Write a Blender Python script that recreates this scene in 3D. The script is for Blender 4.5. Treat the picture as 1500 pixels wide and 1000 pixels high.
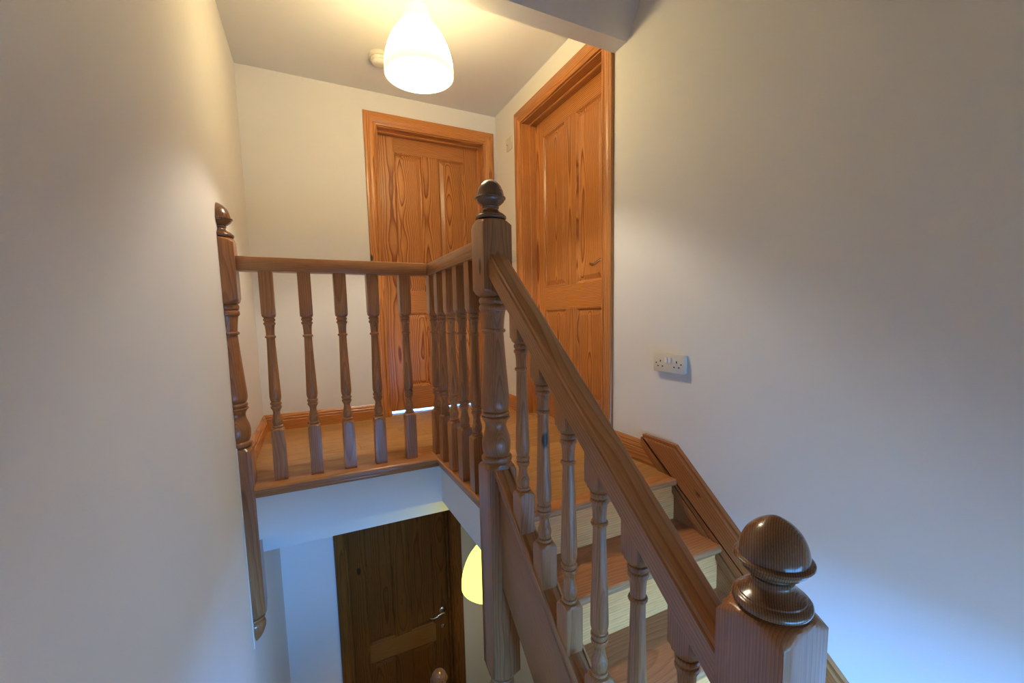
import bpy, bmesh, math, random
from mathutils import Vector, Matrix
PI = math.pi
R = math.radians
for o in list(bpy.data.objects):
    bpy.data.objects.remove(o)
SC = bpy.context.scene
COL = SC.collection
rnd = random.Random(7)

# ------------------------------------------------------------------ camera
EYE = 0.6855
cam = bpy.data.cameras.new('camera')
cam.sensor_width = 36.0
cam.lens = 623.15 / 1500 * 36
cam.shift_x = -(757.62 - 750) / 1500
cam.shift_y = (533.02 - 500) / 1500
cam.clip_start = 0.02
cam_o = bpy.data.objects.new('camera', cam)
COL.objects.link(cam_o)
yaw, pit, rol = R(26.486), R(-6.106), R(-1.1348)
f_ = Vector((math.sin(yaw) * math.cos(pit), math.cos(yaw) * math.cos(pit), math.sin(pit)))
r_ = Vector((math.cos(yaw), -math.sin(yaw), 0))
u_ = r_.cross(f_)
r2 = r_ * math.cos(rol) + u_ * math.sin(rol)
u2 = -r_ * math.sin(rol) + u_ * math.cos(rol)
cam_o.matrix_world = Matrix(((r2.x, u2.x, -f_.x, 0), (r2.y, u2.y, -f_.y, 0), (r2.z, u2.z, -f_.z, EYE), (0, 0, 0, 1)))
SC.camera = cam_o

# ------------------------------------------------------------------ sky, daylight, exposure
SKY = (0.10, 0.37, 1.0)          # cold overcast sky, as a camera balanced for lamplight sees it
GROUND = (0.02, 0.065, 0.145)
SKY_STRENGTH = 72.0
LAMP_STRENGTH = 2900.0
SHADE_STRENGTH = 20.0
LAMP_COLOUR = (1.0, 0.90, 0.74)
w = bpy.data.worlds.new('sky')
SC.world = w
w.use_nodes = True
bgn = w.node_tree.nodes['Background']
wnt = w.node_tree
wtc = wnt.nodes.new('ShaderNodeTexCoord')
wsp = wnt.nodes.new('ShaderNodeSeparateXYZ')
wcr = wnt.nodes.new('ShaderNodeValToRGB')
wcr.color_ramp.elements[0].position = 0.0
wcr.color_ramp.elements[0].color = GROUND + (1,)
wcr.color_ramp.elements[1].position = 0.04
wcr.color_ramp.elements[1].color = SKY + (1,)
wnt.links.new(wtc.outputs['Generated'], wsp.inputs[0])
wnt.links.new(wsp.outputs[2], wcr.inputs[0])
wnt.links.new(wcr.outputs[0], bgn.inputs[0])
bgn.inputs[1].default_value = SKY_STRENGTH
SC.view_settings.view_transform = 'Standard'
SC.view_settings.look = 'None'
SC.view_settings.gamma = 1.0
SC.view_settings.use_curve_mapping = False
SC.view_settings.exposure = 0.42
# the stair window behind the camera (daylight comes in through it)
WIN = dict(x0=0.22, x1=1.30, z0=-0.68, z1=0.04, y=-0.42)
pl = bpy.data.lights.new('window_portal', 'AREA')
pl.shape = 'RECTANGLE'
pl.size = WIN['x1'] - WIN['x0']
pl.size_y = WIN['z1'] - WIN['z0']
pl.cycles.is_portal = True
plo = bpy.data.objects.new('window_portal', pl)
COL.objects.link(plo)
plo.location = ((WIN['x0'] + WIN['x1']) / 2, WIN['y'] - 0.1, (WIN['z0'] + WIN['z1']) / 2)
plo.rotation_euler = (R(90), 0, 0)

# ------------------------------------------------------------------ node helpers
def new_mat(name):
    m = bpy.data.materials.new(name)
    m.use_nodes = True
    nt = m.node_tree
    return m, nt, nt.nodes['Principled BSDF']

def nd(nt, t, **kw):
    n = nt.nodes.new(t)
    for k, v in kw.items():
        setattr(n, k, v)
    return n

def mth(nt, op, a, b=None, c=None):
    n = nt.nodes.new('ShaderNodeMath')
    n.operation = op
    for i, v in enumerate((a, b, c)):
        if v is None:
            continue
        if isinstance(v, (int, float)):
            n.inputs[i].default_value = v
        else:
            nt.links.new(v, n.inputs[i])
    return n.outputs[0]

def paint(name, col, rough=0.6, bump=0.12, scale=260):
    m, nt, b = new_mat(name)
    tc = nd(nt, 'ShaderNodeTexCoord')
    n = nd(nt, 'ShaderNodeTexNoise')
    n.inputs['Scale'].default_value = scale
    n.inputs['Detail'].default_value = 3
    nt.links.new(tc.outputs['Object'], n.inputs['Vector'])
    n2 = nd(nt, 'ShaderNodeTexNoise')
    n2.inputs['Scale'].default_value = 2.2
    n2.inputs['Detail'].default_value = 3
    nt.links.new(tc.outputs['Object'], n2.inputs['Vector'])
    r = nd(nt, 'ShaderNodeValToRGB')
    r.color_ramp.elements[0].position = 0.3
    r.color_ramp.elements[0].color = tuple(c * 0.965 for c in col) + (1,)
    r.color_ramp.elements[1].position = 0.7
    r.color_ramp.elements[1].color = tuple(col) + (1,)
    nt.links.new(n2.outputs['Fac'], r.inputs[0])
    nt.links.new(r.outputs[0], b.inputs['Base Color'])
    bp = nd(nt, 'ShaderNodeBump')
    bp.inputs['Strength'].default_value = bump
    bp.inputs['Distance'].default_value = 0.002
    nt.links.new(n.outputs['Fac'], bp.inputs['Height'])
    nt.links.new(bp.outputs[0], b.inputs['Normal'])
    b.inputs['Roughness'].default_value = rough
    b.inputs['Specular IOR Level'].default_value = 0.25
    return m

def wood(name, axis, early, late, freq=95.0, rough=0.38, knots=0.5, tilt=0.25, centre=0.09, rot=None, wob=1.0, coat=0.3, contrast=1.0, knotcol=(0.028, 0.010, 0.004)):
    """Plain-sawn pine: growth rings about an axis a little way behind the board, fine fibre, a few knots; grain runs along AXIS."""
    m, nt, b = new_mat(name)
    L = nt.links.new
    tc = nd(nt, 'ShaderNodeTexCoord')
    vec = tc.outputs['Object']
    if rot:
        mp = nd(nt, 'ShaderNodeMapping')
        mp.inputs['Rotation'].default_value = rot
        L(vec, mp.inputs['Vector'])
        vec = mp.outputs[0]
    sp = nd(nt, 'ShaderNodeSeparateXYZ')
    L(vec, sp.inputs[0])
    ax = [sp.outputs[i] for i in range(3)]
    a = ax[axis]
    bb = ax[(axis + 1) % 3]
    cc = ax[(axis + 2) % 3]
    oi = nd(nt, 'ShaderNodeObjectInfo')
    rn = oi.outputs['Random']
    a = mth(nt, 'ADD', a, mth(nt, 'MULTIPLY', rn, 31.7))
    r2_ = mth(nt, 'FRACT', mth(nt, 'MULTIPLY', rn, 97.31))
    r3_ = mth(nt, 'FRACT', mth(nt, 'MULTIPLY', rn, 613.7))
    # slow wander of the pith along the board
    cv = nd(nt, 'ShaderNodeCombineXYZ')
    L(mth(nt, 'MULTIPLY', a, 0.9), cv.inputs[0])
    L(mth(nt, 'MULTIPLY', bb, 1.6), cv.inputs[1])
    L(mth(nt, 'MULTIPLY', cc, 1.6), cv.inputs[2])
    nz = nd(nt, 'ShaderNodeTexNoise')
    nz.inputs['Scale'].default_value = 1.6
    nz.inputs['Detail'].default_value = 2.5
    L(cv.outputs[0], nz.inputs['Vector'])
    wnd = mth(nt, 'MULTIPLY', mth(nt, 'SUBTRACT', nz.outputs['Fac'], 0.5), 0.11 * wob)
    ob = mth(nt, 'MULTIPLY', mth(nt, 'SUBTRACT', r2_, 0.5), 0.16)
    oc = mth(nt, 'ADD', centre, mth(nt, 'MULTIPLY', r3_, 0.06))
    pb = mth(nt, 'ADD', bb, ob)
    pc = mth(nt, 'ADD', cc, oc)
    rad = mth(nt, 'SQRT', mth(nt, 'ADD', mth(nt, 'MULTIPLY', pb, pb), mth(nt, 'MULTIPLY', pc, pc)))
    rad = mth(nt, 'ADD', rad, wnd)
    rad = mth(nt, 'ADD', rad, mth(nt, 'MULTIPLY', a, 0.012 * tilt))
    ring = mth(nt, 'FRACT', mth(nt, 'MULTIPLY', rad, freq))
    cr = nd(nt, 'ShaderNodeValToRGB')
    e = cr.color_ramp.elements
    e[0].position = 0.0
    e[0].color = tuple(early) + (1,)
    e[1].position = 0.55
    e[1].color = tuple(x * (1 - 0.28 * contrast) + y * 0.28 * contrast for x, y in zip(early, late)) + (1,)
    k = e.new(0.86)
    k.color = tuple(x * (1 - contrast) + y * contrast for x, y in zip(early, late)) + (1,)
    k = e.new(0.97)
    k.color = tuple(early) + (1,)
    L(ring, cr.inputs[0])
    # fibre
    fv = nd(nt, 'ShaderNodeCombineXYZ')
    L(mth(nt, 'MULTIPLY', a, 14), fv.inputs[0])
    L(mth(nt, 'MULTIPLY', bb, 420), fv.inputs[1])
    L(mth(nt, 'MULTIPLY', cc, 420), fv.inputs[2])
    fn = nd(nt, 'ShaderNodeTexNoise')
    fn.inputs['Scale'].default_value = 1.0
    fn.inputs['Detail'].default_value = 3
    L(fv.outputs[0], fn.inputs['Vector'])
    mx = nd(nt, 'ShaderNodeMix', data_type='RGBA', blend_type='MULTIPLY')
    mx.inputs[0].default_value = 0.55
    L(cr.outputs[0], mx.inputs[6])
    fr = nd(nt, 'ShaderNodeValToRGB')
    fr.color_ramp.elements[0].position = 0.3
    fr.color_ramp.elements[0].color = (0.62, 0.58, 0.54, 1)
    fr.color_ramp.elements[1].position = 0.65
    fr.color_ramp.elements[1].color = (1.08, 1.06, 1.04, 1)
    L(fn.outputs['Fac'], fr.inputs[0])
    L(fr.outputs[0], mx.inputs[7])
    colour = mx.outputs[2]
    # board-to-board tone
    hs = nd(nt, 'ShaderNodeHueSaturation')
    L(colour, hs.inputs['Color'])
    L(mth(nt, 'ADD', 0.86, mth(nt, 'MULTIPLY', r3_, 0.26)), hs.inputs['Value'])
    colour = hs.outputs[0]
    if knots > 0:
        kv = nd(nt, 'ShaderNodeCombineXYZ')
        L(mth(nt, 'MULTIPLY', a, 3.4), kv.inputs[0])
        L(mth(nt, 'MULTIPLY', mth(nt, 'ADD', bb, r2_), 6.5), kv.inputs[1])
        L(mth(nt, 'MULTIPLY', mth(nt, 'ADD', cc, r3_), 6.5), kv.inputs[2])
        dn = nd(nt, 'ShaderNodeTexNoise')
        dn.inputs['Scale'].default_value = 5
        L(kv.outputs[0], dn.inputs['Vector'])
        ad = nd(nt, 'ShaderNodeMix', data_type='RGBA', blend_type='LINEAR_LIGHT')
        ad.inputs[0].default_value = 0.05
        L(kv.outputs[0], ad.inputs[6])
        L(dn.outputs['Color'], ad.inputs[7])
        vo = nd(nt, 'ShaderNodeTexVoronoi')
        vo.inputs['Scale'].default_value = 1.0
        L(ad.outputs[2], vo.inputs['Vector'])
        vc = nd(nt, 'ShaderNodeSeparateXYZ')
        L(vo.outputs['Color'], vc.inputs[0])
        size = mth(nt, 'MULTIPLY', mth(nt, 'MAXIMUM', mth(nt, 'SUBTRACT', vc.outputs[0], 1.0 - knots), 0.0), 0.135 / max(knots, 0.01))
        df = mth(nt, 'SUBTRACT', size, vo.outputs['Distance'])
        kf = mth(nt, 'MULTIPLY', df, 28.0)
        kf = nd(nt, 'ShaderNodeClamp').outputs[0] if False else mth(nt, 'MINIMUM', mth(nt, 'MAXIMUM', kf, 0.0), 0.92)
        km = nd(nt, 'ShaderNodeMix', data_type='RGBA', blend_type='MIX')
        L(kf, km.inputs[0])
        L(colour, km.inputs[6])
        km.inputs[7].default_value = tuple(knotcol) + (1,)
        colour = km.outputs[2]
    L(colour, b.inputs['Base Color'])
    bp = nd(nt, 'ShaderNodeBump')
    bp.inputs['Strength'].default_value = 0.10
    bp.inputs['Distance'].default_value = 0.0006
    L(fn.outputs['Fac'], bp.inputs['Height'])
    L(bp.outputs[0], b.inputs['Normal'])
    b.inputs['Roughness'].default_value = rough
    b.inputs['Specular IOR Level'].default_value = 0.3
    b.inputs['Coat Weight'].default_value = coat
    b.inputs['Coat Roughness'].default_value = 0.22
    return m

def plain(name, col, rough=0.4, metal=0.0):
    m, nt, b = new_mat(name)
    tc = nd(nt, 'ShaderNodeTexCoord')
    n = nd(nt, 'ShaderNodeTexNoise')
    n.inputs['Scale'].default_value = 60
    nt.links.new(tc.outputs['Object'], n.inputs['Vector'])
    mr = nd(nt, 'ShaderNodeMapRange')
    mr.inputs[3].default_value = max(rough - 0.05, 0.02)
    mr.inputs[4].default_value = rough + 0.05
    nt.links.new(n.outputs['Fac'], mr.inputs[0])
    nt.links.new(mr.outputs[0], b.inputs['Roughness'])
    b.inputs['Base Color'].default_value = tuple(col) + (1,)
    b.inputs['Metallic'].default_value = metal
    return m

def glow(name, col, strength, base=(0.8, 0.78, 0.7), mix=1.0):
    m, nt, b = new_mat(name)
    b.inputs['Base Color'].default_value = tuple(base) + (1,)
    b.inputs['Roughness'].default_value = 0.35
    b.inputs['Emission Color'].default_value = tuple(col) + (1,)
    b.inputs['Emission Strength'].default_value = strength
    return m

SLOPE = 0.834
ANG = math.atan(SLOPE)
M_WALL = paint('cream_wall_paint', (0.80, 0.77, 0.725))
M_CEIL = paint('white_ceiling_paint', (0.77, 0.75, 0.71), bump=0.08)
BAL_E, BAL_L = (0.46, 0.200, 0.070), (0.21, 0.075, 0.022)
DOOR_E, DOOR_L = (0.60, 0.25, 0.070), (0.23, 0.055, 0.010)
M_BAL = wood('pine_turned', 2, BAL_E, BAL_L, freq=190, knots=0.3, rough=0.34, wob=0.3, contrast=0.55)
M_RAILX = wood('pine_rail_across', 0, BAL_E, BAL_L, freq=150, wob=0.35, contrast=0.5, knots=0.12, rough=0.32)
M_RAILY = wood('pine_rail_along', 1, BAL_E, BAL_L, freq=150, wob=0.35, contrast=0.5, knots=0.12, rough=0.32)
M_SLOPE = wood('pine_rail_sloping', 1, BAL_E, BAL_L, freq=120, wob=0.4, contrast=0.6, knots=1.1, rough=0.32, rot=(-ANG, 0, 0))
M_NEWEL = wood('pine_newel', 2, (0.40, 0.165, 0.060), (0.17, 0.058, 0.018), freq=190, knots=0.25, contrast=0.6, rough=0.3, wob=0.3, coat=0.45)
M_FINIAL = wood('pine_finial', 2, (0.25, 0.115, 0.05), (0.075, 0.032, 0.014), freq=300, knots=0.0, rough=0.2, wob=0.25, coat=0.7, tilt=0.0)
M_STRING = wood('knotty_pine_string', 1, (0.40, 0.14, 0.038), (0.17, 0.046, 0.011), freq=90, wob=0.5, contrast=0.7, knots=1.3, rough=0.34, rot=(-ANG, 0, 0))
M_DOORV = wood('varnished_pine_upright', 2, DOOR_E, DOOR_L, freq=150, knots=0.05, rough=0.3, wob=0.35, centre=0.08, contrast=1.0)
M_DOORH = wood('varnished_pine_level', 0, DOOR_E, DOOR_L, freq=120, knots=0.04, rough=0.3, wob=0.35, contrast=1.0)
M_PANEL = wood('varnished_pine_panel', 2, DOOR_E, DOOR_L, freq=110, knots=0.02, rough=0.28, wob=0.9, centre=0.03, contrast=1.0)
M_TRIMV = wood('pine_trim_upright', 2, DOOR_E, DOOR_L, freq=120, knots=1.0, rough=0.32, wob=0.3, contrast=0.7)
M_TRIMH = wood('pine_trim_level', 0, DOOR_E, DOOR_L, freq=120, knots=1.0, rough=0.32, wob=0.3, contrast=0.7)
M_TRIMY = wood('pine_trim_along', 1, DOOR_E, DOOR_L, freq=120, knots=0.3, rough=0.32, wob=0.3, contrast=0.7)
M_DARKV = wood('dark_stained_pine_upright', 2, (0.20, 0.075, 0.013), (0.085, 0.026, 0.004), freq=130, knots=0.15, rough=0.3, wob=0.5, contrast=0.8)
M_DARKH = wood('dark_stained_pine_level', 0, (0.29, 0.13, 0.03), (0.17, 0.07, 0.015), freq=100, knots=0.0, rough=0.3, wob=0.4, contrast=0.6)
M_TREAD = wood('pine_tread', 0, (0.52, 0.215, 0.075), (0.32, 0.11, 0.035), freq=110, knots=0.35, rough=0.3, wob=0.6, contrast=0.6)
M_RISER = wood('pale_pine_riser', 0, (0.90, 0.345, 0.10), (0.60, 0.20, 0.05), freq=110, knots=0.25, rough=0.32, wob=0.5, contrast=0.6)
M_FLOOR = wood('oak_laminate', 0, (0.50, 0.27, 0.095), (0.36, 0.175, 0.055), freq=55, knots=0.0, rough=0.36, coat=0.15, contrast=0.7)
M_CHROME = plain('polished_metal', (0.62, 0.58, 0.52), 0.14, 1.0)
M_PLASTIC = plain('cream_plastic', (0.66, 0.62, 0.53), 0.35)
M_SWITCH = plain('white_plastic', (0.80, 0.77, 0.70), 0.3)
M_DARK = plain('socket_hole', (0.01, 0.01, 0.01), 0.8)
M_CORD = plain('white_flex', (0.75, 0.72, 0.62), 0.45)
M_BULB = glow('lamp_bulb', LAMP_COLOUR, LAMP_STRENGTH)
M_SHADE = glow('lit_opal_glass', (1.0, 0.79, 0.40), SHADE_STRENGTH)
def shade_ramp(m, stops, top):
    """Opal glass lit from inside: brightest beside the bulb, dimmer at the rim and the neck (height up the shade drives the emission)."""
    nt = m.node_tree
    b = nt.nodes['Principled BSDF']
    tc = nd(nt, 'ShaderNodeTexCoord')
    sp = nd(nt, 'ShaderNodeSeparateXYZ')
    nt.links.new(tc.outputs['Object'], sp.inputs[0])
    cr = nd(nt, 'ShaderNodeValToRGB')
    cr.color_ramp.interpolation = 'EASE'
    e = cr.color_ramp.elements
    while len(e) < len(stops):
        e.new(0.5)
    for k, (z, v) in zip(e, stops):
        k.position = z
        k.color = (v, v, v, 1)
    nt.links.new(mth(nt, 'MULTIPLY', sp.outputs[2], 4.0), cr.inputs[0])
    nt.links.new(mth(nt, 'MULTIPLY', cr.outputs[0], top), b.inputs['Emission Strength'])
shade_ramp(M_SHADE, ((0.0, 0.030), (0.10, 0.035), (0.32, 1.0), (0.52, 1.0), (0.86, 0.022)), SHADE_STRENGTH * 1.75)
M_NECK = glow('lit_opal_neck', (1.0, 0.84, 0.42), 0.55)
M_LINING = glow('lit_opal_inside', (1.0, 0.84, 0.55), 4.0)
M_BULB2 = glow('hall_lamp_bulb', (1.0, 0.80, 0.40), 1000.0)
M_SHADE2 = glow('hall_lit_opal_glass', (1.0, 0.93, 0.12), 2.1, base=(0.30, 0.28, 0.15))
M_HALLF = plain('hall_carpet', (0.30, 0.25, 0.20), 0.9)

def glass_mat():
    m, nt, b = new_mat('window_glass')
    nt.nodes.remove(b)
    out = nt.nodes['Material Output']
    t = nd(nt, 'ShaderNodeBsdfTransparent')
    g = nd(nt, 'ShaderNodeBsdfGlossy')
    g.inputs['Roughness'].default_value = 0.02
    mx = nd(nt, 'ShaderNodeMixShader')
    fr = nd(nt, 'ShaderNodeFresnel')
    fr.inputs['IOR'].default_value = 1.45
    nt.links.new(fr.outputs[0], mx.inputs[0])
    nt.links.new(t.outputs[0], mx.inputs[1])
    nt.links.new(g.outputs[0], mx.inputs[2])
    nt.links.new(mx.outputs[0], out.inputs[0])
    return m
M_GLASS = glass_mat()

# ------------------------------------------------------------------ mesh helpers
def box(bm, x0, x1, y0, y1, z0, z1, bev=0.0, seg=2):
    vs = [bm.verts.new((x, y, z)) for x in (x0, x1) for y in (y0, y1) for z in (z0, z1)]
    q = ((0, 1, 3, 2), (4, 6, 7, 5), (0, 4, 5, 1), (2, 3, 7, 6), (0, 2, 6, 4), (1, 5, 7, 3))
    fs = [bm.faces.new([vs[i] for i in f]) for f in q]
    if bev > 0:
        es = list({e for f in fs for e in f.edges})
        bmesh.ops.bevel(bm, geom=es, offset=bev, segments=seg, affect='EDGES', profile=0.5)

def prism(bm, pts, axis, a0, a1):
    """Polygon PTS in the two other axes, pushed from a0 to a1 along AXIS (0 x, 1 y, 2 z)."""
    def P(p, a):
        v = [0, 0, 0]
        v[axis] = a
        v[(axis + 1) % 3] = p[0]
        v[(axis + 2) % 3] = p[1]
        return v
    A = [bm.verts.new(P(p, a0)) for p in pts]
    B = [bm.verts.new(P(p, a1)) for p in pts]
    bm.faces.new(A)
    bm.faces.new(B[::-1])
    n = len(pts)
    for i in range(n):
        bm.faces.new((A[i], B[i], B[(i + 1) % n], A[(i + 1) % n]))

def lathe(bm, prof, half=None, seg=32, cx=0.0, cy=0.0):
    rings = []
    for z, r in prof:
        ring = []
        for i in range(seg):
            t = 2 * PI * i / seg
            c, s = math.cos(t), math.sin(t)
            rr = r
            if half:
                rr = min(r, half / max(abs(c), abs(s)))
            ring.append(bm.verts.new((cx + rr * c, cy + rr * s, z)))
        rings.append(ring)
    for a, b in zip(rings, rings[1:]):
        for i in range(seg):
            j = (i + 1) % seg
            bm.faces.new((a[i], a[j], b[j], b[i]))
    bm.faces.new(rings[0][::-1])
    bm.faces.new(rings[-1])

def tube(bm, pts, rad, seg=10):
    rings = []
    n = len(pts)
    for i, p in enumerate(pts):
        p = Vector(p)
        d = (Vector(pts[min(i + 1, n - 1)]) - Vector(pts[max(i - 1, 0)])).normalized()
        up = Vector((0, 0, 1)) if abs(d.z) < 0.9 else Vector((1, 0, 0))
        a = d.cross(up).normalized()
        b = a.cross(d)
        r = rad[i] if isinstance(rad, (list, tuple)) else rad
        rings.append([bm.verts.new(p + (a * math.cos(2 * PI * k / seg) + b * math.sin(2 * PI * k / seg)) * r) for k in range(seg)])
    for A, B in zip(rings, rings[1:]):
        for k in range(seg):
            j = (k + 1) % seg
            bm.faces.new((A[k], A[j], B[j], B[k]))
    bm.faces.new(rings[0][::-1])
    bm.faces.new(rings[-1])

def tag(o, label=None, cat=None, group=None, kind=None):
    for k, v in (('label', label), ('category', cat), ('group', group), ('kind', kind)):
        if v:
            o[k] = v
    return o

def empty(name, loc, label, cat, group=None, kind=None, rotz=0):
    o = bpy.data.objects.new(name, None)
    COL.objects.link(o)
    o.location = loc
    o.rotation_euler = (0, 0, rotz)
    o.empty_display_size = 0.05
    return tag(o, label, cat, group, kind)

def obj(name, bm, mat, parent=None, ploc=(0, 0, 0), smooth=40, label=None, cat=None, group=None, kind=None, origin=None):
    """Link BM as one mesh object; its vertices are given in world space, or in the space of a parent that stands at PLOC."""
    bmesh.ops.recalc_face_normals(bm, faces=bm.faces)
    xs = [v.co.x for v in bm.verts]
    ys = [v.co.y for v in bm.verts]
    zs = [v.co.z for v in bm.verts]
    og = Vector(origin) if origin else Vector(((min(xs) + max(xs)) / 2, (min(ys) + max(ys)) / 2, min(zs)))
    for v in bm.verts:
        v.co -= og
    me = bpy.data.meshes.new(name)
    bm.to_mesh(me)
    bm.free()
    if smooth:
        for p in me.polygons:
            p.use_smooth = True
        me.set_sharp_from_angle(angle=R(smooth))
    me.materials.append(mat)
    o = bpy.data.objects.new(name, me)
    COL.objects.link(o)
    if parent:
        o.parent = parent
    o.location = og - Vector(ploc)
    return tag(o, label, cat, group, kind)

def copy_tree(o, parent=None):
    c = o.copy()
    COL.objects.link(c)
    if parent:
        c.parent = parent
    for ch in o.children:
        copy_tree(ch, c)
    return c

def cut(bm, co, no):
    g = bm.verts[:] + bm.edges[:] + bm.faces[:]
    r = bmesh.ops.bisect_plane(bm, geom=g, plane_co=co, plane_no=no, clear_outer=True)
    es = [e for e in r['geom_cut'] if isinstance(e, bmesh.types.BMEdge)]
    bmesh.ops.holes_fill(bm, edges=es, sides=0)

# ------------------------------------------------------------------ the shell
XL, XR, YB, YS = -0.330, 1.40, 3.106, -0.42      # left, right, back, stair window wall
ZC, ZH, ZM, TOP = 2.204, -2.66, -0.76, 2.91       # landing ceiling, hall floor, half landing, stair ceiling
SLAB = -0.235
T = 0.14
D1 = dict(x=0.522, w=0.774)      # back door opening on the landing
D2 = dict(y=2.675, w=0.881)      # right door opening
D3 = dict(x=0.170, w=0.760)      # hall door below
DH = 1.993

def wall_with_hole(name, horiz, c0, c1, a0, a1, z0, z1, holes, label):
    bm = bmesh.new()
    holes = sorted(holes, key=lambda h: h[2])
    def add(p0, p1, q0, q1):
        if p1 - p0 < 1e-4 or q1 - q0 < 1e-4:
            return
        if horiz:
            box(bm, p0, p1, c0, c1, q0, q1)
        else:
            box(bm, c0, c1, p0, p1, q0, q1)
    z = z0
    for h0, h1, hz0, hz1 in holes:
        add(a0, a1, z, hz0)
        add(a0, h0, hz0, hz1)
        add(h1, a1, hz0, hz1)
        z = hz1
    add(a0, a1, z, z1)
    return obj(name, bm, M_WALL, smooth=0, kind='structure', label=label, cat='wall')

XW = lambda y: -0.264 - 0.016 * (YB - y)        # the left wall runs very slightly out of square
bm = bmesh.new(); prism(bm, [(-0.45, YS), (XW(YS), YS), (XW(YB), YB), (-0.45, YB)], 2, ZH - 0.1, TOP + 0.1)
obj('wall_left', bm, M_WALL, smooth=0, kind='structure', label='cream painted wall on the left rising past the stairwell', cat='wall')
wall_with_hole('wall_right', False, XR, XR + T, YS, YB, ZH - 0.1, TOP + 0.1,
               [(D2['y'] - D2['w'] - 0.02, D2['y'] + 0.02, 0.0, DH + 0.02)], 'cream painted wall on the right beside the stairs')
wall_with_hole('wall_back', True, YB, YB + T, XL - 0.12, XR + T, ZH - 0.1, TOP + 0.1,
               [(D3['x'] - 0.02, D3['x'] + D3['w'] + 0.02, ZH, ZH + DH + 0.02), (D1['x'] - 0.02, D1['x'] + D1['w'] + 0.02, 0.0, DH + 0.02)],
               'cream painted wall at the back of the landing and hall')
wall_with_hole('wall_front', True, YS - 0.2, YS, XL - 0.12, XR + T, ZH - 0.1, TOP + 0.1,
               [(WIN['x0'], WIN['x1'], WIN['z0'], WIN['z1'])], 'cream painted wall with the stair window')

bm = bmesh.new(); prism(bm, [(-0.36, 2.0), (XW(2.0), 2.0), (-0.236, YB), (-0.36, YB)], 2, ZH, SLAB)
obj('wall_hall', bm, M_WALL, smooth=0, kind='structure', label='cream painted hall wall on the left below the landing', cat='wall')
# landing ceiling; the bulkhead with the raking ceiling over the stairs
bm = bmesh.new(); box(bm, XL - 0.12, XR + T, 1.713, YB + T, ZC, ZC + 0.12)
obj('ceiling', bm, M_CEIL, smooth=0, kind='structure', label='flat white ceiling over the landing', cat='ceiling')
bm = bmesh.new()
prism(bm, [(1.713, ZC + 0.12), (1.713, 1.924), (1.625, 1.926), (0.92, 2.955), (YS, 2.955), (YS, 3.1), (1.0, 3.1)], 0, XL - 0.0, XR + 0.0)
obj('ceiling_raking', bm, M_CEIL, smooth=0, kind='structure', label='grey shaded bulkhead and raking ceiling over the stairs', cat='ceiling')

# landing slab, its boards and nosings
bm = bmesh.new()
prism(bm, [(XL, 2.05), (0.578, 2.05), (0.578, 1.43), (0.66, 1.43), (0.66, 1.30), (XR, 1.30), (XR, YB + T), (XL, YB + T)], 2, SLAB, -0.016)
floor = obj('floor', bm, M_CEIL, smooth=0, kind='structure', label='landing floor of oak laminate boards above a white plastered edge', cat='floor')
FL = floor.location.copy()
row, y = 0, 1.322
pw = 0.129
while y < YB + T - 0.01:
    y1 = min(y + pw, YB + T)
    xs = 0.655 if y < 2.12 else XL
    if y < 2.12 < y1:
        y1 = 2.12
    x = xs
    nxt = xs + rnd.uniform(0.35, 1.1)
    while x < XR - 0.001:
        x1 = XR if nxt > XR - 0.25 else nxt
        bm = bmesh.new()
        box(bm, x + 0.0003, x1 - 0.0003, y + 0.0003, y1 - 0.0003, -0.016, 0.0, 0.0008, 1)
        obj('floor_plank', bm, M_FLOOR, floor, FL, smooth=0)
        x = x1
        nxt = x + rnd.uniform(0.8, 1.25)
    y = y1

# half landing and hall floors (the stairs go down to them)
bm = bmesh.new(); box(bm, XL, XR, YS, 0.392, ZM - 0.2, ZM)
obj('floor_halfway', bm, M_TREAD, smooth=0, kind='structure', label='pine half landing at the foot of the stairs', cat='floor')
bm = bmesh.new(); box(bm, XL - 0.1, XR + T, YS, YB + 0.3, ZH - 0.1, ZH)
obj('floor_hall', bm, M_HALLF, smooth=0, kind='structure', label='hall floor far below at the bottom of the stairwell', cat='floor')
# painted beam under the landing, in front of the hall door
bm = bmesh.new(); box(bm, XL, XR, 2.25, 2.37, -0.386, SLAB)
obj('beam', bm, M_CEIL, smooth=0, kind='structure', label='white painted beam under the landing before the hall door', cat='beam')

# the bedroom behind the back door: floor, walls and a window, so daylight shows under the door
bm = bmesh.new()
box(bm, XL - 0.12, 2.4, YB + T, 5.6, -0.15, -0.001)
obj('floor_bedroom', bm, M_FLOOR, smooth=0, kind='structure', label='bedroom floor seen through the gap under the back door', cat='floor')
bm = bmesh.new()
box(bm, XL - 0.3, XL - 0.12, YB + T, 5.6, -0.15, 2.4)
box(bm, 2.4, 2.55, YB + T, 5.6, -0.15, 2.4)
box(bm, XL - 0.3, 2.55, 5.6, 5.75, -0.15, 0.5)
box(bm, XL - 0.3, 0.2, 5.6, 5.75, 0.5, 2.4)
box(bm, 1.7, 2.55, 5.6, 5.75, 0.5, 2.4)
box(bm, XL - 0.3, 2.55, YB + T, 5.75, 2.4, 2.5)
obj('wall_bedroom', bm, M_WALL, smooth=0, kind='structure', label='bedroom walls beyond the back door', cat='wall')

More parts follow.
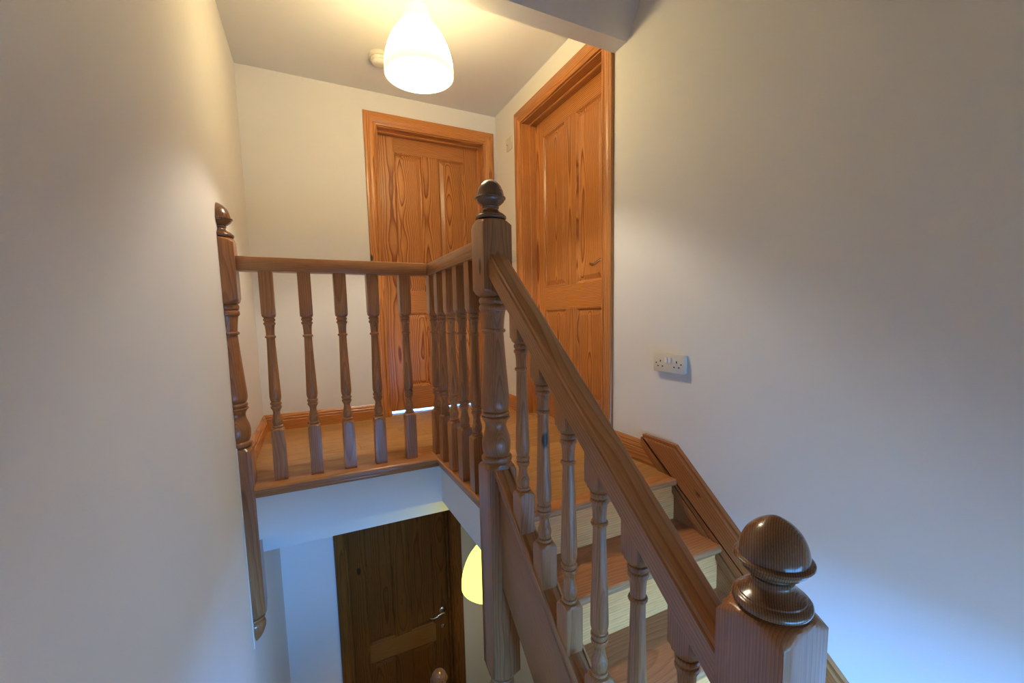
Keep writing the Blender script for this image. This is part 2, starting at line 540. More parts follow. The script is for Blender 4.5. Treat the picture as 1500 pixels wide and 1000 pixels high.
# stair window behind the camera
win = empty('window_1', ((WIN['x0'] + WIN['x1']) / 2, YS - 0.1, WIN['z0']), 'pine framed stair window in the wall behind the half landing', 'window', kind='structure')
WL = win.location.copy()
x0, x1, z0, z1 = WIN['x0'], WIN['x1'], WIN['z0'], WIN['z1']
for a in ((x0, x0 + 0.05, z0, z1), (x1 - 0.05, x1, z0, z1), (x0 + 0.05, x1 - 0.05, z0, z0 + 0.05), (x0 + 0.05, x1 - 0.05, z1 - 0.05, z1), ((x0 + x1) / 2 - 0.02, (x0 + x1) / 2 + 0.02, z0 + 0.05, z1 - 0.05)):
    bm = bmesh.new(); box(bm, a[0], a[1], YS - 0.15, YS - 0.05, a[2], a[3], 0.004)
    obj('window_bar', bm, M_TRIMV, win, WL)
for a in ((x0 + 0.05, (x0 + x1) / 2 - 0.02), ((x0 + x1) / 2 + 0.02, x1 - 0.05)):
    bm = bmesh.new(); box(bm, a[0], a[1], YS - 0.104, YS - 0.098, z0 + 0.05, z1 - 0.05)
    obj('pane', bm, M_GLASS, win, WL, smooth=0)

# ------------------------------------------------------------------ doors
def arch_leg(bm, path, across, prof, w):
    """A moulded board: PROF is (u across, t proud); PATH gives the two ends as functions of u (mitres)."""
    A, B = [], []
    for u, t in prof:
        A.append(bm.verts.new(path(0, u, t)))
        B.append(bm.verts.new(path(1, u, t)))
    n = len(prof)
    bm.faces.new(A); bm.faces.new(B[::-1])
    for i in range(n):
        j = (i + 1) % n
        bm.faces.new((A[i], B[i], B[j], A[j]))

AW = 0.082
APROF = [(0, 0), (0, 0.012), (0.003, 0.015), (0.012, 0.016), (0.016, 0.012), (0.020, 0.0135), (0.027, 0.019), (0.034, 0.021), (0.060, 0.021), (0.066, 0.017), (0.070, 0.018), (AW - 0.003, 0.017), (AW, 0.013), (AW, 0)]

def panel_mesh(bm, x0, x1, z0, z1, yf):
    """Raised and fielded panel with a bevelled bead round it; yf is the leaf face, the panel sinks towards +y."""
    steps = [(0.0, 0.001), (0.004, 0.001), (0.013, 0.011), (0.018, 0.012), (0.040, 0.0055), (0.043, 0.0045)]
    loops = []
    for ins, d in steps:
        loops.append([bm.verts.new(p) for p in ((x0 + ins, yf + d, z0 + ins), (x1 - ins, yf + d, z0 + ins), (x1 - ins, yf + d, z1 - ins), (x0 + ins, yf + d, z1 - ins))])
    for A, B in zip(loops, loops[1:]):
        for i in range(4):
            j = (i + 1) % 4
            bm.faces.new((A[i], A[j], B[j], B[i]))
    bm.faces.new(loops[-1])
    back = [bm.verts.new(p) for p in ((x0, yf + 0.03, z0), (x1, yf + 0.03, z0), (x1, yf + 0.03, z1), (x0, yf + 0.03, z1))]
    bm.faces.new(back[::-1])
    for i in range(4):
        j = (i + 1) % 4
        bm.faces.new((loops[0][j], loops[0][i], back[i], back[j]))

def make_door(name, loc, rotz, W, label, gap, MV=None, MH=None, MP=None, MTV=None, MTH=None):
    MV, MH, MP = MV or M_DOORV, MH or M_DOORH, MP or M_PANEL
    MTV, MTH = MTV or M_TRIMV, MTH or M_TRIMH
    d = empty(name, loc, label, 'door', kind='structure', rotz=rotz)
    H = DH
    # architrave: two legs and a mitred head
    bm = bmesh.new(); arch_leg(bm, lambda e, u, t: (-u, -t, 0 if e == 0 else H + u), 0, APROF, AW)
    obj('architrave', bm, MTV, d)
    bm = bmesh.new(); arch_leg(bm, lambda e, u, t: (W + u, -t, 0 if e == 0 else H + u), 0, APROF, AW)
    obj('architrave', bm, MTV, d)
    bm = bmesh.new(); arch_leg(bm, lambda e, u, t: (-u if e == 0 else W + u, -t, H + u), 0, APROF, AW)
    obj('architrave', bm, MTH, d)
    bm = bmesh.new(); box(bm, 0.007, W - 0.007, 0.0, T + 0.02, 0.0, 0.003, 0.001, 1)
    obj('threshold', bm, M_FLOOR, d)
    # lining and stops
    j = 0.006
    for a in ((-0.02, j), (W - j, W + 0.02)):
        bm = bmesh.new(); box(bm, a[0], a[1], 0.0005, T, 0, H + 0.02, 0.001, 1)
        obj('door_lining', bm, MTV, d)
    bm = bmesh.new(); box(bm, j, W - j, 0.0005, T, H - j, H + 0.02, 0.001, 1)
    obj('door_lining', bm, MTH, d)
    s = 0.014
    for a in ((j, j + s), (W - j - s, W - j)):
        bm = bmesh.new(); box(bm, a[0], a[1], 0.052, 0.0935, 0, H - j, 0.002, 1)
        obj('door_stop', bm, MTV, d)
    bm = bmesh.new(); box(bm, j + s, W - j - s, 0.052, 0.0935, H - j - s, H - j, 0.002, 1)
    obj('door_stop', bm, MTH, d)
    # leaf
    x0, x1, z0, z1 = j + 0.003, W - j - 0.003, gap, H - j - 0.003
    yf, yb = 0.094, 0.134
    st = 0.115
    mx0, mx1 = W / 2 - 0.058, W / 2 + 0.058
    b = 0.0012
    for a in ((x0, x0 + st), (x1 - st, x1)):
        bm = bmesh.new(); box(bm, a[0], a[1], yf, yb, z0, z1, b, 1)
        obj('stile', bm, MV, d)
    for nm, a in (('top_rail', (1.872, z1)), ('lock_rail', (0.742, 0.888)), ('bottom_rail', (z0, 0.19))):
        bm = bmesh.new(); box(bm, x0 + st, x1 - st, yf, yb, a[0], a[1], b, 1)
        obj(nm, bm, MH, d)
    for a in ((0.888, 1.872), (0.19, 0.742)):
        bm = bmesh.new(); box(bm, mx0, mx1, yf, yb, a[0], a[1], b, 1)
        obj('muntin', bm, MV, d)
        for p in ((x0 + st, mx0), (mx1, x1 - st)):
            bm = bmesh.new(); panel_mesh(bm, p[0], p[1], a[0], a[1], yf)
            obj('panel', bm, MP, d, smooth=0)
    # handle on the right stile: rose, neck and a curved lever
    hx, hz = x1 - 0.055, 0.99
    bm = bmesh.new()
    lathe(bm, [(0, 0.026), (0.004, 0.026), (0.008, 0.022), (0.010, 0.012), (0.040, 0.0095), (0.044, 0.011), (0.05, 0.008)], seg=20)
    for v in bm.verts:
        v.co = Vector((hx + v.co.x, yf - v.co.z, hz + v.co.y))
    hd = obj('door_handle', bm, M_CHROME, d, label='bright metal lever handle')
    bm = bmesh.new()
    pts = [(hx, yf - 0.042, hz), (hx - 0.022, yf - 0.045, hz + 0.001), (hx - 0.045, yf - 0.046, hz - 0.006), (hx - 0.068, yf - 0.046, hz - 0.016), (hx - 0.090, yf - 0.046, hz - 0.019), (hx - 0.108, yf - 0.045, hz - 0.013), (hx - 0.118, yf - 0.044, hz - 0.006)]
    tube(bm, pts, [0.009, 0.008, 0.0075, 0.0075, 0.008, 0.0085, 0.005], 10)
    obj('lever', bm, M_CHROME, hd, hd.location)
    bm = bmesh.new()
    lathe(bm, [(0, 0.018), (0.003, 0.018), (0.005, 0.014)], seg=16)
    for v in bm.verts:
        v.co = Vector((hx + v.co.x, yf - v.co.z, hz - 0.14 + v.co.y))
    obj('keyhole_plate', bm, M_CHROME, d)
    return d

make_door('door_1', (D1['x'], YB, 0), 0, D1['w'], 'four-panel pine door in the back wall facing the balustrade', 0.016)
make_door('door_2', (XR, D2['y'], 0), -PI / 2, D2['w'], 'four-panel pine door in the right wall at the top of the stairs', 0.004)
make_door('door_3', (D3['x'], YB, ZH), 0, D3['w'], 'dark four-panel pine door in the hall below the landing', 0.006, M_DARKV, M_DARKH, M_DARKV, M_DARKV, M_DARKV)

# ------------------------------------------------------------------ skirting
SK = [(0, 0), (0.018, 0), (0.018, 0.060), (0.014, 0.064), (0.0165, 0.069), (0.015, 0.078), (0.010, 0.083), (0.012, 0.088), (0.006, 0.100), (0.003, 0.104), (0, 0.104)]
def skirting(name, along, a0, a1, wall, sign, label):
    bm = bmesh.new()
    A, B = [], []
    for t, z in SK:
        if along == 'x':
            A.append(bm.verts.new((a0, wall + sign * t, z))); B.append(bm.verts.new((a1, wall + sign * t, z)))
        else:
            W0, W1 = (wall(a0), wall(a1)) if callable(wall) else (wall, wall)
            A.append(bm.verts.new((W0 + sign * t, a0, z))); B.append(bm.verts.new((W1 + sign * t, a1, z)))
    n = len(SK)
    bm.faces.new(A); bm.faces.new(B[::-1])
    for i in range(n):
        bm.faces.new((A[i], B[i], B[(i + 1) % n], A[(i + 1) % n]))
    return obj(name, bm, M_TRIMH if along == 'x' else M_TRIMY, kind='structure', label=label, cat='skirting board')
skirting('baseboard_back', 'x', XL, D1['x'] - AW, YB, -1, 'moulded pine skirting board along the back wall')
skirting('baseboard_left', 'y', 2.156, YB - 0.018, XW, 1, 'moulded pine skirting board along the left wall of the landing')
skirting('baseboard_right', 'y', D2['y'] + AW, YB, XR, -1, 'short pine skirting board between the two landing doors')
skirting('baseboard_stairs', 'y', 1.30, D2['y'] - D2['w'] - AW, XR, -1, 'pine skirting board between the right door and the stairs')

# ------------------------------------------------------------------ newel posts
def arc_bead(z0, z1, r0, r1, n=6):
    return [(z0 + (z1 - z0) * (0.5 - 0.5 * math.cos(PI * i / n)), r0 + (r1 - r0) * math.sin(PI * i / n)) for i in range(n + 1)]

def smooth_path(pts, n=5):
    out = []
    P = [pts[0]] + list(pts) + [pts[-1]]
    for i in range(1, len(P) - 2):
        p0, p1, p2, p3 = P[i - 1], P[i], P[i + 1], P[i + 2]
        for k in range(n):
            t = k / n
            out.append(tuple(0.5 * ((2 * p1[c]) + (-p0[c] + p2[c]) * t + (2 * p0[c] - 5 * p1[c] + 4 * p2[c] - p3[c]) * t * t + (-p0[c] + 3 * p1[c] - 3 * p2[c] + p3[c]) * t ** 3) for c in (0, 1)))
    out.append(pts[-1])
    return out

NH = 0.0535      # half width of the newel
Q = 1.45
def newel_profile(zbot, drop):
    h = NH
    p = []
    if drop:
        zb = zbot
        p += [(zb - 0.150, 0.002), (zb - 0.148, 0.012), (zb - 0.135, 0.024), (zb - 0.115, 0.036), (zb - 0.09, 0.045), (zb - 0.072, 0.047), (zb - 0.058, 0.043), (zb - 0.050, 0.034)]
        p += arc_bead(zb - 0.048, zb - 0.034, 0.034, 0.046)
        p += [(zb - 0.032, 0.034), (zb - 0.028, 0.044), (zb - 0.022, h * 1.0), (zb - 0.012, h * 1.18), (zb, h * Q)]
    else:
        p += [(zbot, h * Q)]
    p += [(0.140, h * Q), (0.152, h * 1.22), (0.161, h * 1.0), (0.166, h * 0.9)]
    p += arc_bead(0.167, 0.188, 0.050, 0.0565)
    p += [(0.189, 0.047)]
    p += smooth_path([(0.191, 0.046), (0.205, 0.0505), (0.235, 0.0530), (0.262, 0.0485), (0.285, 0.0410), (0.303, 0.0390), (0.316, 0.0430), (0.325, 0.0500)], 4)
    p += [(0.329, 0.0525), (0.333, 0.0510), (0.334, 0.0455)]
    p += arc_bead(0.336, 0.352, 0.0445, 0.0505)
    p += [(0.353, 0.0435)]
    p += smooth_path([(0.356, 0.0460), (0.366, 0.0500), (0.385, 0.0515), (0.44, 0.0480), (0.52, 0.0425), (0.60, 0.0375), (0.634, 0.0355)], 4)
    p += arc_bead(0.637, 0.651, 0.036, 0.0435)
    p += smooth_path([(0.653, 0.0365), (0.675, 0.0385), (0.70, 0.0415), (0.713, 0.0435)], 4)
    p += arc_bead(0.714, 0.737, 0.044, 0.0500)
    p += [(0.738, 0.044)]
    p += arc_bead(0.739, 0.762, 0.044, 0.0500)
    p += [(0.764, h * 0.86), (0.768, h * 1.0), (0.776, h * 1.2), (0.788, h * Q)]
    p += [(1.004, h * Q), (1.014, h * 1.24), (1.021, h * 1.08), (1.0245, h * 0.97), (1.027, h * 0.7), (1.028, h * 0.4)]
    return p

FIN = [(1.026, 0.030), (1.0275, 0.050)] + arc_bead(1.028, 1.043, 0.0485, 0.0545) + [(1.0445, 0.046), (1.047, 0.0455)] + smooth_path([(1.048, 0.044), (1.053, 0.036), (1.060, 0.0285), (1.066, 0.0270)], 4) + \
    arc_bead(1.067, 1.074, 0.0265, 0.0300, 4) + smooth_path([(1.075, 0.0290), (1.082, 0.0385), (1.090, 0.0465), (1.0965, 0.0495)], 4) + [(1.098, 0.0525), (1.1005, 0.0540), (1.103, 0.0535), (1.105, 0.0500)] + \
    smooth_path([(1.1055, 0.0475), (1.115, 0.0470), (1.128, 0.0435), (1.142, 0.0365), (1.153, 0.0265), (1.161, 0.0150), (1.1655, 0.0060)], 4) + [(1.1665, 0.001)]

def make_newel(cx, cy, dz, zbot, drop, label, wall_cut=None, mat=None):
    base = zbot - 0.15 if drop else zbot
    loc = (max(cx, wall_cut or -9), cy, dz + base)
    t = empty('newel_post', loc, label, 'newel post', 'newel posts of the staircase')
    for nm, prof, m, half in (('post', newel_profile(zbot, drop), M_NEWEL, NH), ('finial', FIN, M_FINIAL, None)):
        bm = bmesh.new()
        lathe(bm, [(z + dz, r) for z, r in prof], half, 48 if nm == 'finial' else 40, cx, cy)
        if wall_cut is not None:
            cut(bm, (wall_cut, 0, 0), (-1, 0, 0))
        obj(nm, bm, m, t, loc, smooth=35, origin=(cx, cy, dz + (base if nm == 'post' else 1.026)))
    return t

CNX, CNY, FNY = 0.609, 1.407, 0.372
LNX, LNY = -0.228 - NH, 2.103
make_newel(CNX, CNY, 0.0, -0.660, True, 'tall turned pine newel post with acorn finial at the corner of the landing')
make_newel(LNX, LNY, 0.004, -0.570, True, 'half newel post with acorn finial fixed to the left wall', XW(2.103))
make_newel(CNX, FNY, -0.78, ZM + 0.78, False, 'large newel post with glossy acorn finial at the foot of the handrail')
make_newel(CNX, 2.40, -2.625, ZH + 2.625, False, 'newel post with shiny finial down in the hall below')

ln = bpy.data.objects['newel_post.001']
bm = bmesh.new(); box(bm, XW(2.045) - 0.002, XW(2.045) + 0.0035, 2.0425, 2.0505, -0.715, 0.175, 0.001, 1)
obj('filler_bead', bm, M_WALL, ln, ln.location, label='white line of filler between post and wall')

# ------------------------------------------------------------------ balusters
BH = 0.026
def baluster_profile(z0, t0, z1):
    """z0 bottom, t0 top of the lower block, z1 top end."""
    h = BH
    p = [(z0, h * Q), (t0 - 0.010, h * Q), (t0 - 0.004, h * 1.2), (t0 + 0.001, h * 0.98), (t0 + 0.003, 0.0185)]
    p += arc_bead(t0 + 0.004, t0 + 0.014, 0.0185, 0.0220, 4)
    p += smooth_path([(t0 + 0.015, 0.0172), (t0 + 0.026, 0.0200), (t0 + 0.038, 0.0205), (t0 + 0.054, 0.0165), (t0 + 0.070, 0.0138), (t0 + 0.080, 0.0150), (t0 + 0.090, 0.0205)], 3)
    p += [(t0 + 0.094, 0.0218), (t0 + 0.099, 0.0205), (t0 + 0.100, 0.0180)]
    p += arc_bead(t0 + 0.104, t0 + 0.117, 0.0185, 0.0225, 4)
    p += [(t0 + 0.119, 0.0180)]
    p += smooth_path([(t0 + 0.124, 0.0200), (t0 + 0.134, 0.0222), (t0 + 0.150, 0.0228), (t0 + 0.22, 0.0208), (t0 + 0.31, 0.0180), (t0 + 0.392, 0.0160)], 3)
    p += arc_bead(t0 + 0.394, t0 + 0.406, 0.0163, 0.0215, 4)
    p += smooth_path([(t0 + 0.408, 0.0165), (t0 + 0.430, 0.0172), (t0 + 0.448, 0.0190)], 3)
    p += arc_bead(t0 + 0.450, t0 + 0.463, 0.0195, 0.0235, 4)
    p += [(t0 + 0.464, 0.0190)]
    p += arc_bead(t0 + 0.466, t0 + 0.479, 0.0195, 0.0235, 4)
    p += [(t0 + 0.481, 0.0200), (t0 + 0.485, h * 0.98), (t0 + 0.490, h * 1.15), (t0 + 0.500, h * Q), (z1, h * Q)]
    return p

# landing balustrade: two handrails, ten balusters; the nosing it stands on belongs to it
BX, BY = 0.588, 2.107
lb = empty('landing_balustrade', (0.17, BY, 0.0), 'pine balustrade with turned balusters round the edge of the landing', 'balustrade')
LB = lb.location.copy()
bm = bmesh.new(); box(bm, -0.229, BX - 0.034, BY - 0.034, BY + 0.034, 0.902, 0.960, 0.005, 2)
# mitred corner piece runs on with the side rail
obj('handrail', bm, M_RAILX, lb, LB, smooth=35)
bm = bmesh.new(); box(bm, BX - 0.034, BX + 0.034, CNY + NH, BY + 0.034, 0.902, 0.960, 0.005, 2)
obj('handrail', bm, M_RAILY, lb, LB, smooth=35)
bal0 = None
spots = [(x, BY) for x in (-0.129, 0.015, 0.158, 0.298, 0.445, BX)] + [(BX, y) for y in (1.972, 1.831, 1.690, 1.547)]
for i, (x, y) in enumerate(spots):
    if bal0 is None:
        bm = bmesh.new()
        lathe(bm, baluster_profile(0.0, 0.226, 0.9025), BH, 24)
        bal0 = obj('baluster', bm, M_BAL, lb, LB, smooth=35)
        bal0.location = (x - LB.x, y - LB.y, 0.002)
    else:
        c = copy_tree(bal0, lb)
        c.location = (x - LB.x, y - LB.y, 0.002)
# nosings under the balusters
NOSE = [(0.0, -0.022), (0.003, -0.026), (0.012, -0.028), (0.020, -0.028), (0.024, -0.040), (0.110, -0.040), (0.110, 0.002), (0.012, 0.002), (0.004, -0.002), (0.0, -0.008)]
bm = bmesh.new()
prism(bm, [(2.026 + u, z) for u, z in NOSE if z > -0.03] , 0, -0.229, 0.552)
obj('nosing', bm, M_RAILX, lb, LB, smooth=30)
bm = bmesh.new()
box(bm, -0.229, 0.566, 2.036, 2.05, -0.046, -0.026, 0.004)
obj('nosing_fillet', bm, M_RAILX, lb, LB, smooth=30)
bm = bmesh.new()
box(bm, 0.552, 0.655, CNY + NH, 2.136, -0.026, 0.002, 0.006, 3)
obj('nosing', bm, M_RAILY, lb, LB, smooth=30)
bm = bmesh.new()
box(bm, 0.564, 0.578, CNY + NH, 2.036, -0.046, -0.026, 0.004)
obj('nosing_fillet', bm, M_RAILY, lb, LB, smooth=30)

# ------------------------------------------------------------------ the flight
st = empty('staircase', (1.0, 0.85, ZM), 'flight of pine stairs with pale risers going down beside the right wall', 'staircase')
SL = st.location.copy()
RISE, GO = 0.19, 0.222
XA, XB = 0.624, 1.381
for k in range(0, 4):
    z = -RISE * k
    yr = 1.282 - GO * k          # riser face below this tread
    nose = yr - 0.030
    back = yr + GO if k else 1.322
    bm = bmesh.new()
    box(bm, XA, XB, nose, back, z - 0.030, z, 0.0)
    es = [e for e in bm.edges if all(abs(v.co.y - nose) < 1e-5 for v in e.verts) and abs(e.verts[0].co.z - e.verts[1].co.z) < 1e-5]
    bmesh.ops.bevel(bm, geom=es, offset=0.012, segments=4, affect='EDGES', profile=0.5)
    if k == 0:
        for v in bm.verts:
            if v.co.x < 0.7:
                v.co.x = 0.664
            else:
                v.co.x = XR - 0.036
    obj('tread', bm, M_TREAD, st, SL, smooth=35)
    bm = bmesh.new()
    box(bm, XA, XB, yr, yr + 0.016, z - RISE, z - 0.0305)
    obj('riser', bm, M_RISER, st, SL, smooth=0)

def slope_board(name, x0, x1, za, zb, y0, y1, mat, parent, ploc, ref, bev=0.0):
    """A board that follows the stair slope, plumb at both ends; za, zb: heights of its under and upper side over the line through REF."""
    bm = bmesh.new()
    L = lambda y: ref[1] + SLOPE * (y - ref[0])
    prism(bm, [(y0, L(y0) + za), (y1, L(y1) + za), (y1, L(y1) + zb), (y0, L(y0) + zb)], 0, x0, x1)
    if bev:
        es = [e for e in bm.edges if abs(e.verts[0].co.y - e.verts[1].co.y) > 0.1]
        bmesh.ops.bevel(bm, geom=es, offset=bev, segments=2, affect='EDGES', profile=0.5)
    return obj(name, bm, mat, parent, ploc, smooth=35)

NF, NB = FNY + NH, CNY - NH           # from the lower newel to the upper one
REF = (1.293, 0.102)
slope_board('outer_string', 0.596, 0.624, -0.455, -0.030, NF, NB, M_SLOPE, st, SL, REF, 0.002)
slope_board('string_moulding', 0.588, 0.596, -0.075, -0.030, NF, NB, M_SLOPE, st, SL, REF, 0.003)
slope_board('base_rail', 0.577, 0.641, -0.030, -0.008, NF, NB, M_SLOPE, st, SL, REF, 0.002)
slope_board('base_rail_lip', 0.577, 0.584, -0.008, 0.0, NF, NB, M_SLOPE, st, SL, REF, 0.0015)
slope_board('base_rail_lip', 0.634, 0.641, -0.008, 0.0, NF, NB, M_SLOPE, st, SL, REF, 0.0015)
bm = bmesh.new()
L = lambda y: 0.102 + SLOPE * (y - 1.293)
prism(bm, [(0.25, L(0.25) - 0.43), (1.30, L(1.30) - 0.43), (1.30, L(1.30) - 0.41), (0.25, L(0.25) - 0.41)], 0, XA, XR)
obj('stair_soffit', bm, M_CEIL, st, SL, smooth=0, label='white plastered underside of the flight')

# wall string: two thicknesses of knotty board
bm = bmesh.new()
W_ = lambda y: 0.136 + SLOPE * (y - 1.281)
YE = 0.05
prism(bm, [(1.475, 0.140), (1.281, 0.136), (YE, W_(YE)), (YE, W_(YE) - 0.45), (1.285, -0.25), (1.285, 0.0), (1.475, 0.088)], 0, XR - 0.019, XR - 0.0005)
obj('wall_string', bm, M_STRING, st, SL, smooth=0)
bm = bmesh.new()
prism(bm, [(1.462, 0.1275), (1.281, 0.1225), (YE, W_(YE) - 0.0135), (YE, W_(YE) - 0.160), (1.462, W_(1.462) - 0.1605)], 0, XR - 0.034, XR - 0.019)
es = [e for e in bm.edges if all(abs(v.co.x - (XR - 0.034)) < 1e-5 for v in e.verts)]
bmesh.ops.bevel(bm, geom=es, offset=0.007, segments=2, affect='EDGES', profile=0.5)
obj('wall_string_facing', bm, M_STRING, st, SL, smooth=35)
bm = bmesh.new()
prism(bm, [(1.475, 0.1275), (1.470, 0.1275), (YE, W_(YE) - 0.1665), (YE, W_(YE) - 0.205), (1.475, 0.090)], 0, XR - 0.032, XR - 0.019)
es = [e for e in bm.edges if all(abs(v.co.x - (XR - 0.032)) < 1e-5 for v in e.verts)]
bmesh.ops.bevel(bm, geom=es, offset=0.002, segments=2, affect='EDGES', profile=0.5)
obj('wall_string_moulding', bm, M_STRING, st, SL, smooth=35)

# stair balustrade: handrail and six balusters
sb = empty('stair_balustrade', (CNX, 0.88, L(0.88) - 0.008), 'sloping pine balustrade with thick handrail between the two big newel posts', 'balustrade')
SB = sb.location.copy()
RREF = (1.33, 0.884)
bm = bmesh.new()
HP = [(-0.035, -0.078), (0.035, -0.078), (0.035, -0.012), (0.031, -0.004), (0.024, 0.0), (-0.022, 0.0), (-0.027, -0.003), (-0.030, -0.012), (-0.035, -0.016)]
A, B = [], []
for u, dz in HP:
    A.append(bm.verts.new((CNX + u, NF, RREF[1] + SLOPE * (NF - RREF[0]) + dz)))
    B.append(bm.verts.new((CNX + u, NB, RREF[1] + SLOPE * (NB - RREF[0]) + dz)))
bm.faces.new(A); bm.faces.new(B[::-1])
for i in range(len(HP)):
    j = (i + 1) % len(HP)
    bm.faces.new((A[i], B[i], B[j], A[j]))
obj('handrail', bm, M_SLOPE, sb, SB, smooth=25)
b0 = None
for y in (1.194, 1.060, 0.927, 0.793, 0.659, 0.525):
    zb = L(y) - 0.008
    if b0 is None:
        bm = bmesh.new()
        # local z = 0 at the foot on the axis; both ends follow the slope
        lathe(bm, baluster_profile(-0.06, 0.115, 0.80), BH, 24)
        cut(bm, (0, 0, 0.0), Vector((0, SLOPE, -1)).normalized())
        top = (RREF[1] + SLOPE * (y - RREF[0]) - 0.0785) - zb
        cut(bm, (0, 0, top), Vector((0, -SLOPE, 1)).normalized())
        b0 = obj('baluster', bm, M_BAL, sb, SB, smooth=35, origin=(0, 0, 0))
        b0.location = (0, y - SB.y, zb - SB.z)
    else:
        c = copy_tree(b0, sb)
        c.location = (0, y - SB.y, zb - SB.z)

# ------------------------------------------------------------------ pendant lamps
def pendant(loc, ztop, label, mshade, mbulb, mneck, mlin):
    t = empty('pendant_lamp', loc, label, 'ceiling lamp')
    prof = [(0.300, 0.028), (0.298, 0.040), (0.288, 0.050), (0.270, 0.054), (0.245, 0.058), (0.225, 0.066), (0.200, 0.083), (0.165, 0.108), (0.125, 0.128), (0.08, 0.143), (0.04, 0.150), (0.0, 0.152)]
    def shell(p, th):
        bm = bmesh.new()
        seg = 48
        rings = []
        pts = [(z, r) for z, r in p] + [(z, max(r - th, 0.004)) for z, r in reversed(p)]
        for z, r in pts:
            rings.append([bm.verts.new((r * math.cos(2 * PI * i / seg), r * math.sin(2 * PI * i / seg), z)) for i in range(seg)])
        n = len(rings)
        for a in range(n):
            A, B = rings[a], rings[(a + 1) % n]
            for i in range(seg):
                j = (i + 1) % seg
                bm.faces.new((A[i], A[j], B[j], B[i]))
        return bm
    fine = smooth_path([(z, r) for z, r in prof[3:]], 3)
    o = obj('lamp_shade', shell(fine, 0.004), mshade, t, (0, 0, 0), origin=(0, 0, 0))
    bm = bmesh.new()
    inner = [(z, r - 0.0055) for z, r in fine if r > 0.07]
    rings = [[bm.verts.new((r * math.cos(2 * PI * i / 48), r * math.sin(2 * PI * i / 48), z)) for i in range(48)] for z, r in inner]
    for A, B in zip(rings, rings[1:]):
        for i in range(48):
            bm.faces.new((A[i], A[(i + 1) % 48], B[(i + 1) % 48], B[i]))
    obj('shade_lining', bm, mlin, t, (0, 0, 0), origin=(0, 0, 0))
    n = obj('shade_neck', shell(smooth_path(prof[:4], 3), 0.004), mneck, t, (0, 0, 0), origin=(0, 0, 0))
    bm = bmesh.new()
    lathe(bm, [(0.105, 0.003), (0.106, 0.008), (0.110, 0.013), (0.118, 0.016), (0.126, 0.015), (0.132, 0.010)], seg=20)
    obj('bulb', bm, mbulb, t, (0, 0, 0), origin=(0, 0, 0))
    bm = bmesh.new()
    lathe(bm, [(0.1325, 0.008), (0.145, 0.013), (0.186, 0.014), (0.19, 0.019), (0.24, 0.019), (0.25, 0.015), (0.285, 0.013), (0.31, 0.013), (0.318, 0.008)], seg=20)
    obj('lamp_holder', bm, M_CORD, t, (0, 0, 0), origin=(0, 0, 0))
    bm = bmesh.new()
    tube(bm, [(0, 0, 0.315), (0, 0, ztop - 0.02)], 0.0035, 8)
    obj('cord', bm, M_CORD, t, (0, 0, 0), origin=(0, 0, 0.315))
    bm = bmesh.new()
    lathe(bm, [(ztop - 0.035, 0.010), (ztop - 0.03, 0.022), (ztop - 0.015, 0.036), (ztop, 0.040)], seg=24)
    obj('ceiling_rose', bm, M_CORD, t, (0, 0, 0), origin=(0, 0, ztop - 0.035))
    return t
PZ = 1.771
pendant((0.537, 2.0, PZ), ZC - PZ, 'lit white glass bell pendant hanging over the landing', M_SHADE, M_BULB, M_NECK, M_LINING)
pendant((0.785, 1.93, -0.69), SLAB + 0.69, 'lit yellow bell pendant in the hall behind the tall newel post', M_SHADE2, M_BULB2, M_SHADE2, M_SHADE2)

# ------------------------------------------------------------------ small fittings
sm = empty('smoke_alarm', (0.492, 2.685, ZC - 0.05), 'round cream smoke alarm on the ceiling behind the pendant', 'smoke alarm')
bm = bmesh.new(); lathe(bm, [(0.030, 0.056), (0.034, 0.060), (0.05, 0.060)], seg=40)
obj('base', bm, M_PLASTIC, sm, (0, 0, 0), origin=(0, 0, 0.03))
bm = bmesh.new(); lathe(bm, [(-0.004, 0.018), (-0.003, 0.030), (0.002, 0.040), (0.012, 0.045), (0.013, 0.050), (0.018, 0.052), (0.019, 0.047), (0.0295, 0.050)], seg=40)
obj('cover', bm, M_PLASTIC, sm, (0, 0, 0), origin=(0, 0, 0))

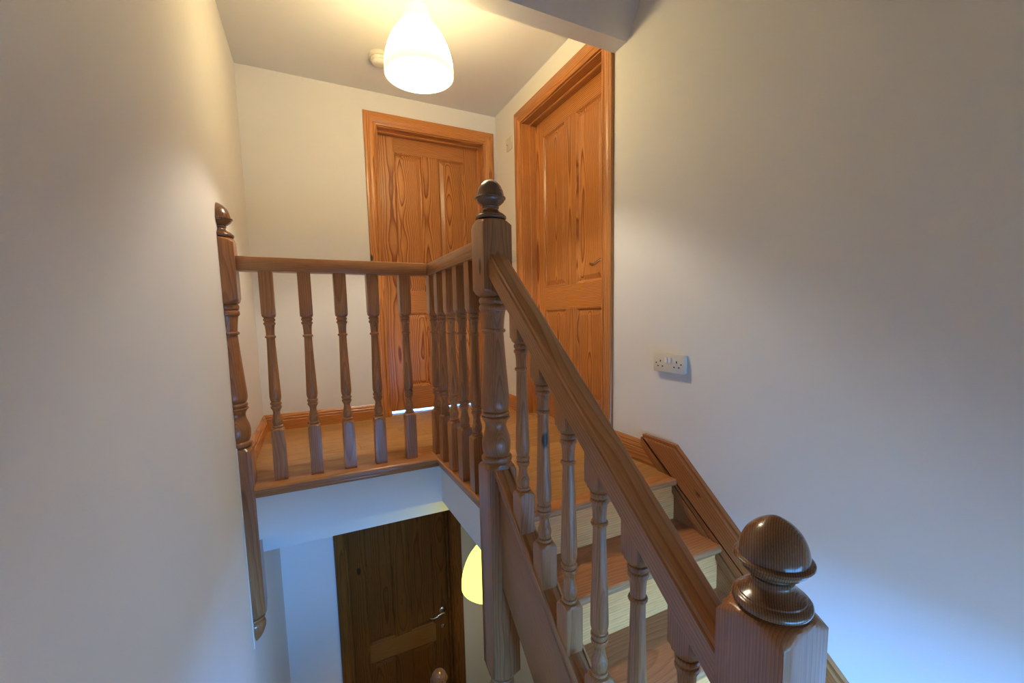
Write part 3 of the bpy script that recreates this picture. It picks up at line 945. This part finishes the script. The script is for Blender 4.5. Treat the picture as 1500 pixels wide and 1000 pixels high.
def wall_box(y0, y1, z0, z1, d, bev=0.004):
    bm = bmesh.new()
    box(bm, XR - d, XR, y0, y1, z0, z1, bev, 2)
    return bm
bp_ = empty('blank_plate', (XR, 2.852, 1.877), 'small cream blank plate high on the wall beside the right door', 'wall plate')
obj('plate', wall_box(2.809, 2.895, 1.877, 1.963, 0.011), M_PLASTIC, bp_, bp_.location)
for y in (2.880,):
    bm = bmesh.new()
    lathe(bm, [(0, 0.004), (0.0015, 0.004)], seg=12)
    for v in bm.verts:
        v.co = Vector((XR - 0.0112 - v.co.z, y + v.co.x, 1.920 + v.co.y))
    obj('screw', bm, M_DARK, bp_, bp_.location)
ls = empty('light_switch', (XR, 2.838, 1.092), 'pale light switch half hidden behind the tall newel post', 'light switch')
obj('plate', wall_box(2.762 + 0.033, 2.881, 1.092, 1.178, 0.010), M_PLASTIC, ls, ls.location)
bm = bmesh.new(); box(bm, XR - 0.014, XR - 0.010, 2.832, 2.844, 1.124, 1.146, 0.001, 1)
obj('rocker', bm, M_SWITCH, ls, ls.location)

# double socket: back box, face plate, two rockers, pin holes
SY1, SY0 = 1.410, 1.238
SZ0, SZ1 = 0.443, 0.523
so = empty('double_socket', (XR, (SY0 + SY1) / 2, SZ0), 'white double power socket on the right wall above the stairs', 'power socket')
SO = so.location.copy()
bm = bmesh.new(); box(bm, XR - 0.014, XR, SY0 + 0.002, SY1 - 0.002, SZ0 + 0.002, SZ1 - 0.002, 0.004, 2)
obj('back_box', bm, M_PLASTIC, so, SO)
bm = bmesh.new(); box(bm, XR - 0.022, XR - 0.0142, SY0, SY1, SZ0, SZ1, 0.003, 2)
obj('face_plate', bm, M_PLASTIC, so, SO)
k = (SY1 - SY0) / 0.146
cy = (SY0 + SY1) / 2
for s in (1, -1):
    bm = bmesh.new(); box(bm, XR - 0.028, XR - 0.0222, cy + s * 0.009 * k - 0.0065, cy + s * 0.009 * k + 0.0065, SZ1 - 0.038, SZ1 - 0.015, 0.0015, 1)
    obj('rocker', bm, M_SWITCH, so, SO)
    c0 = cy + s * 0.038 * k
    for (dy, z, hy, hz) in ((0, SZ1 - 0.032, 0.0025, 0.0045), (0.011 * k, SZ1 - 0.054, 0.0035, 0.0025), (-0.011 * k, SZ1 - 0.054, 0.0035, 0.0025), (s * 0.0205 * k, SZ1 - 0.041, 0.003, 0.003)):
        bm = bmesh.new(); box(bm, XR - 0.0228, XR - 0.0221, c0 + dy - hy, c0 + dy + hy, z - hz, z + hz)
        obj('pin_hole', bm, M_DARK, so, SO, smooth=0)
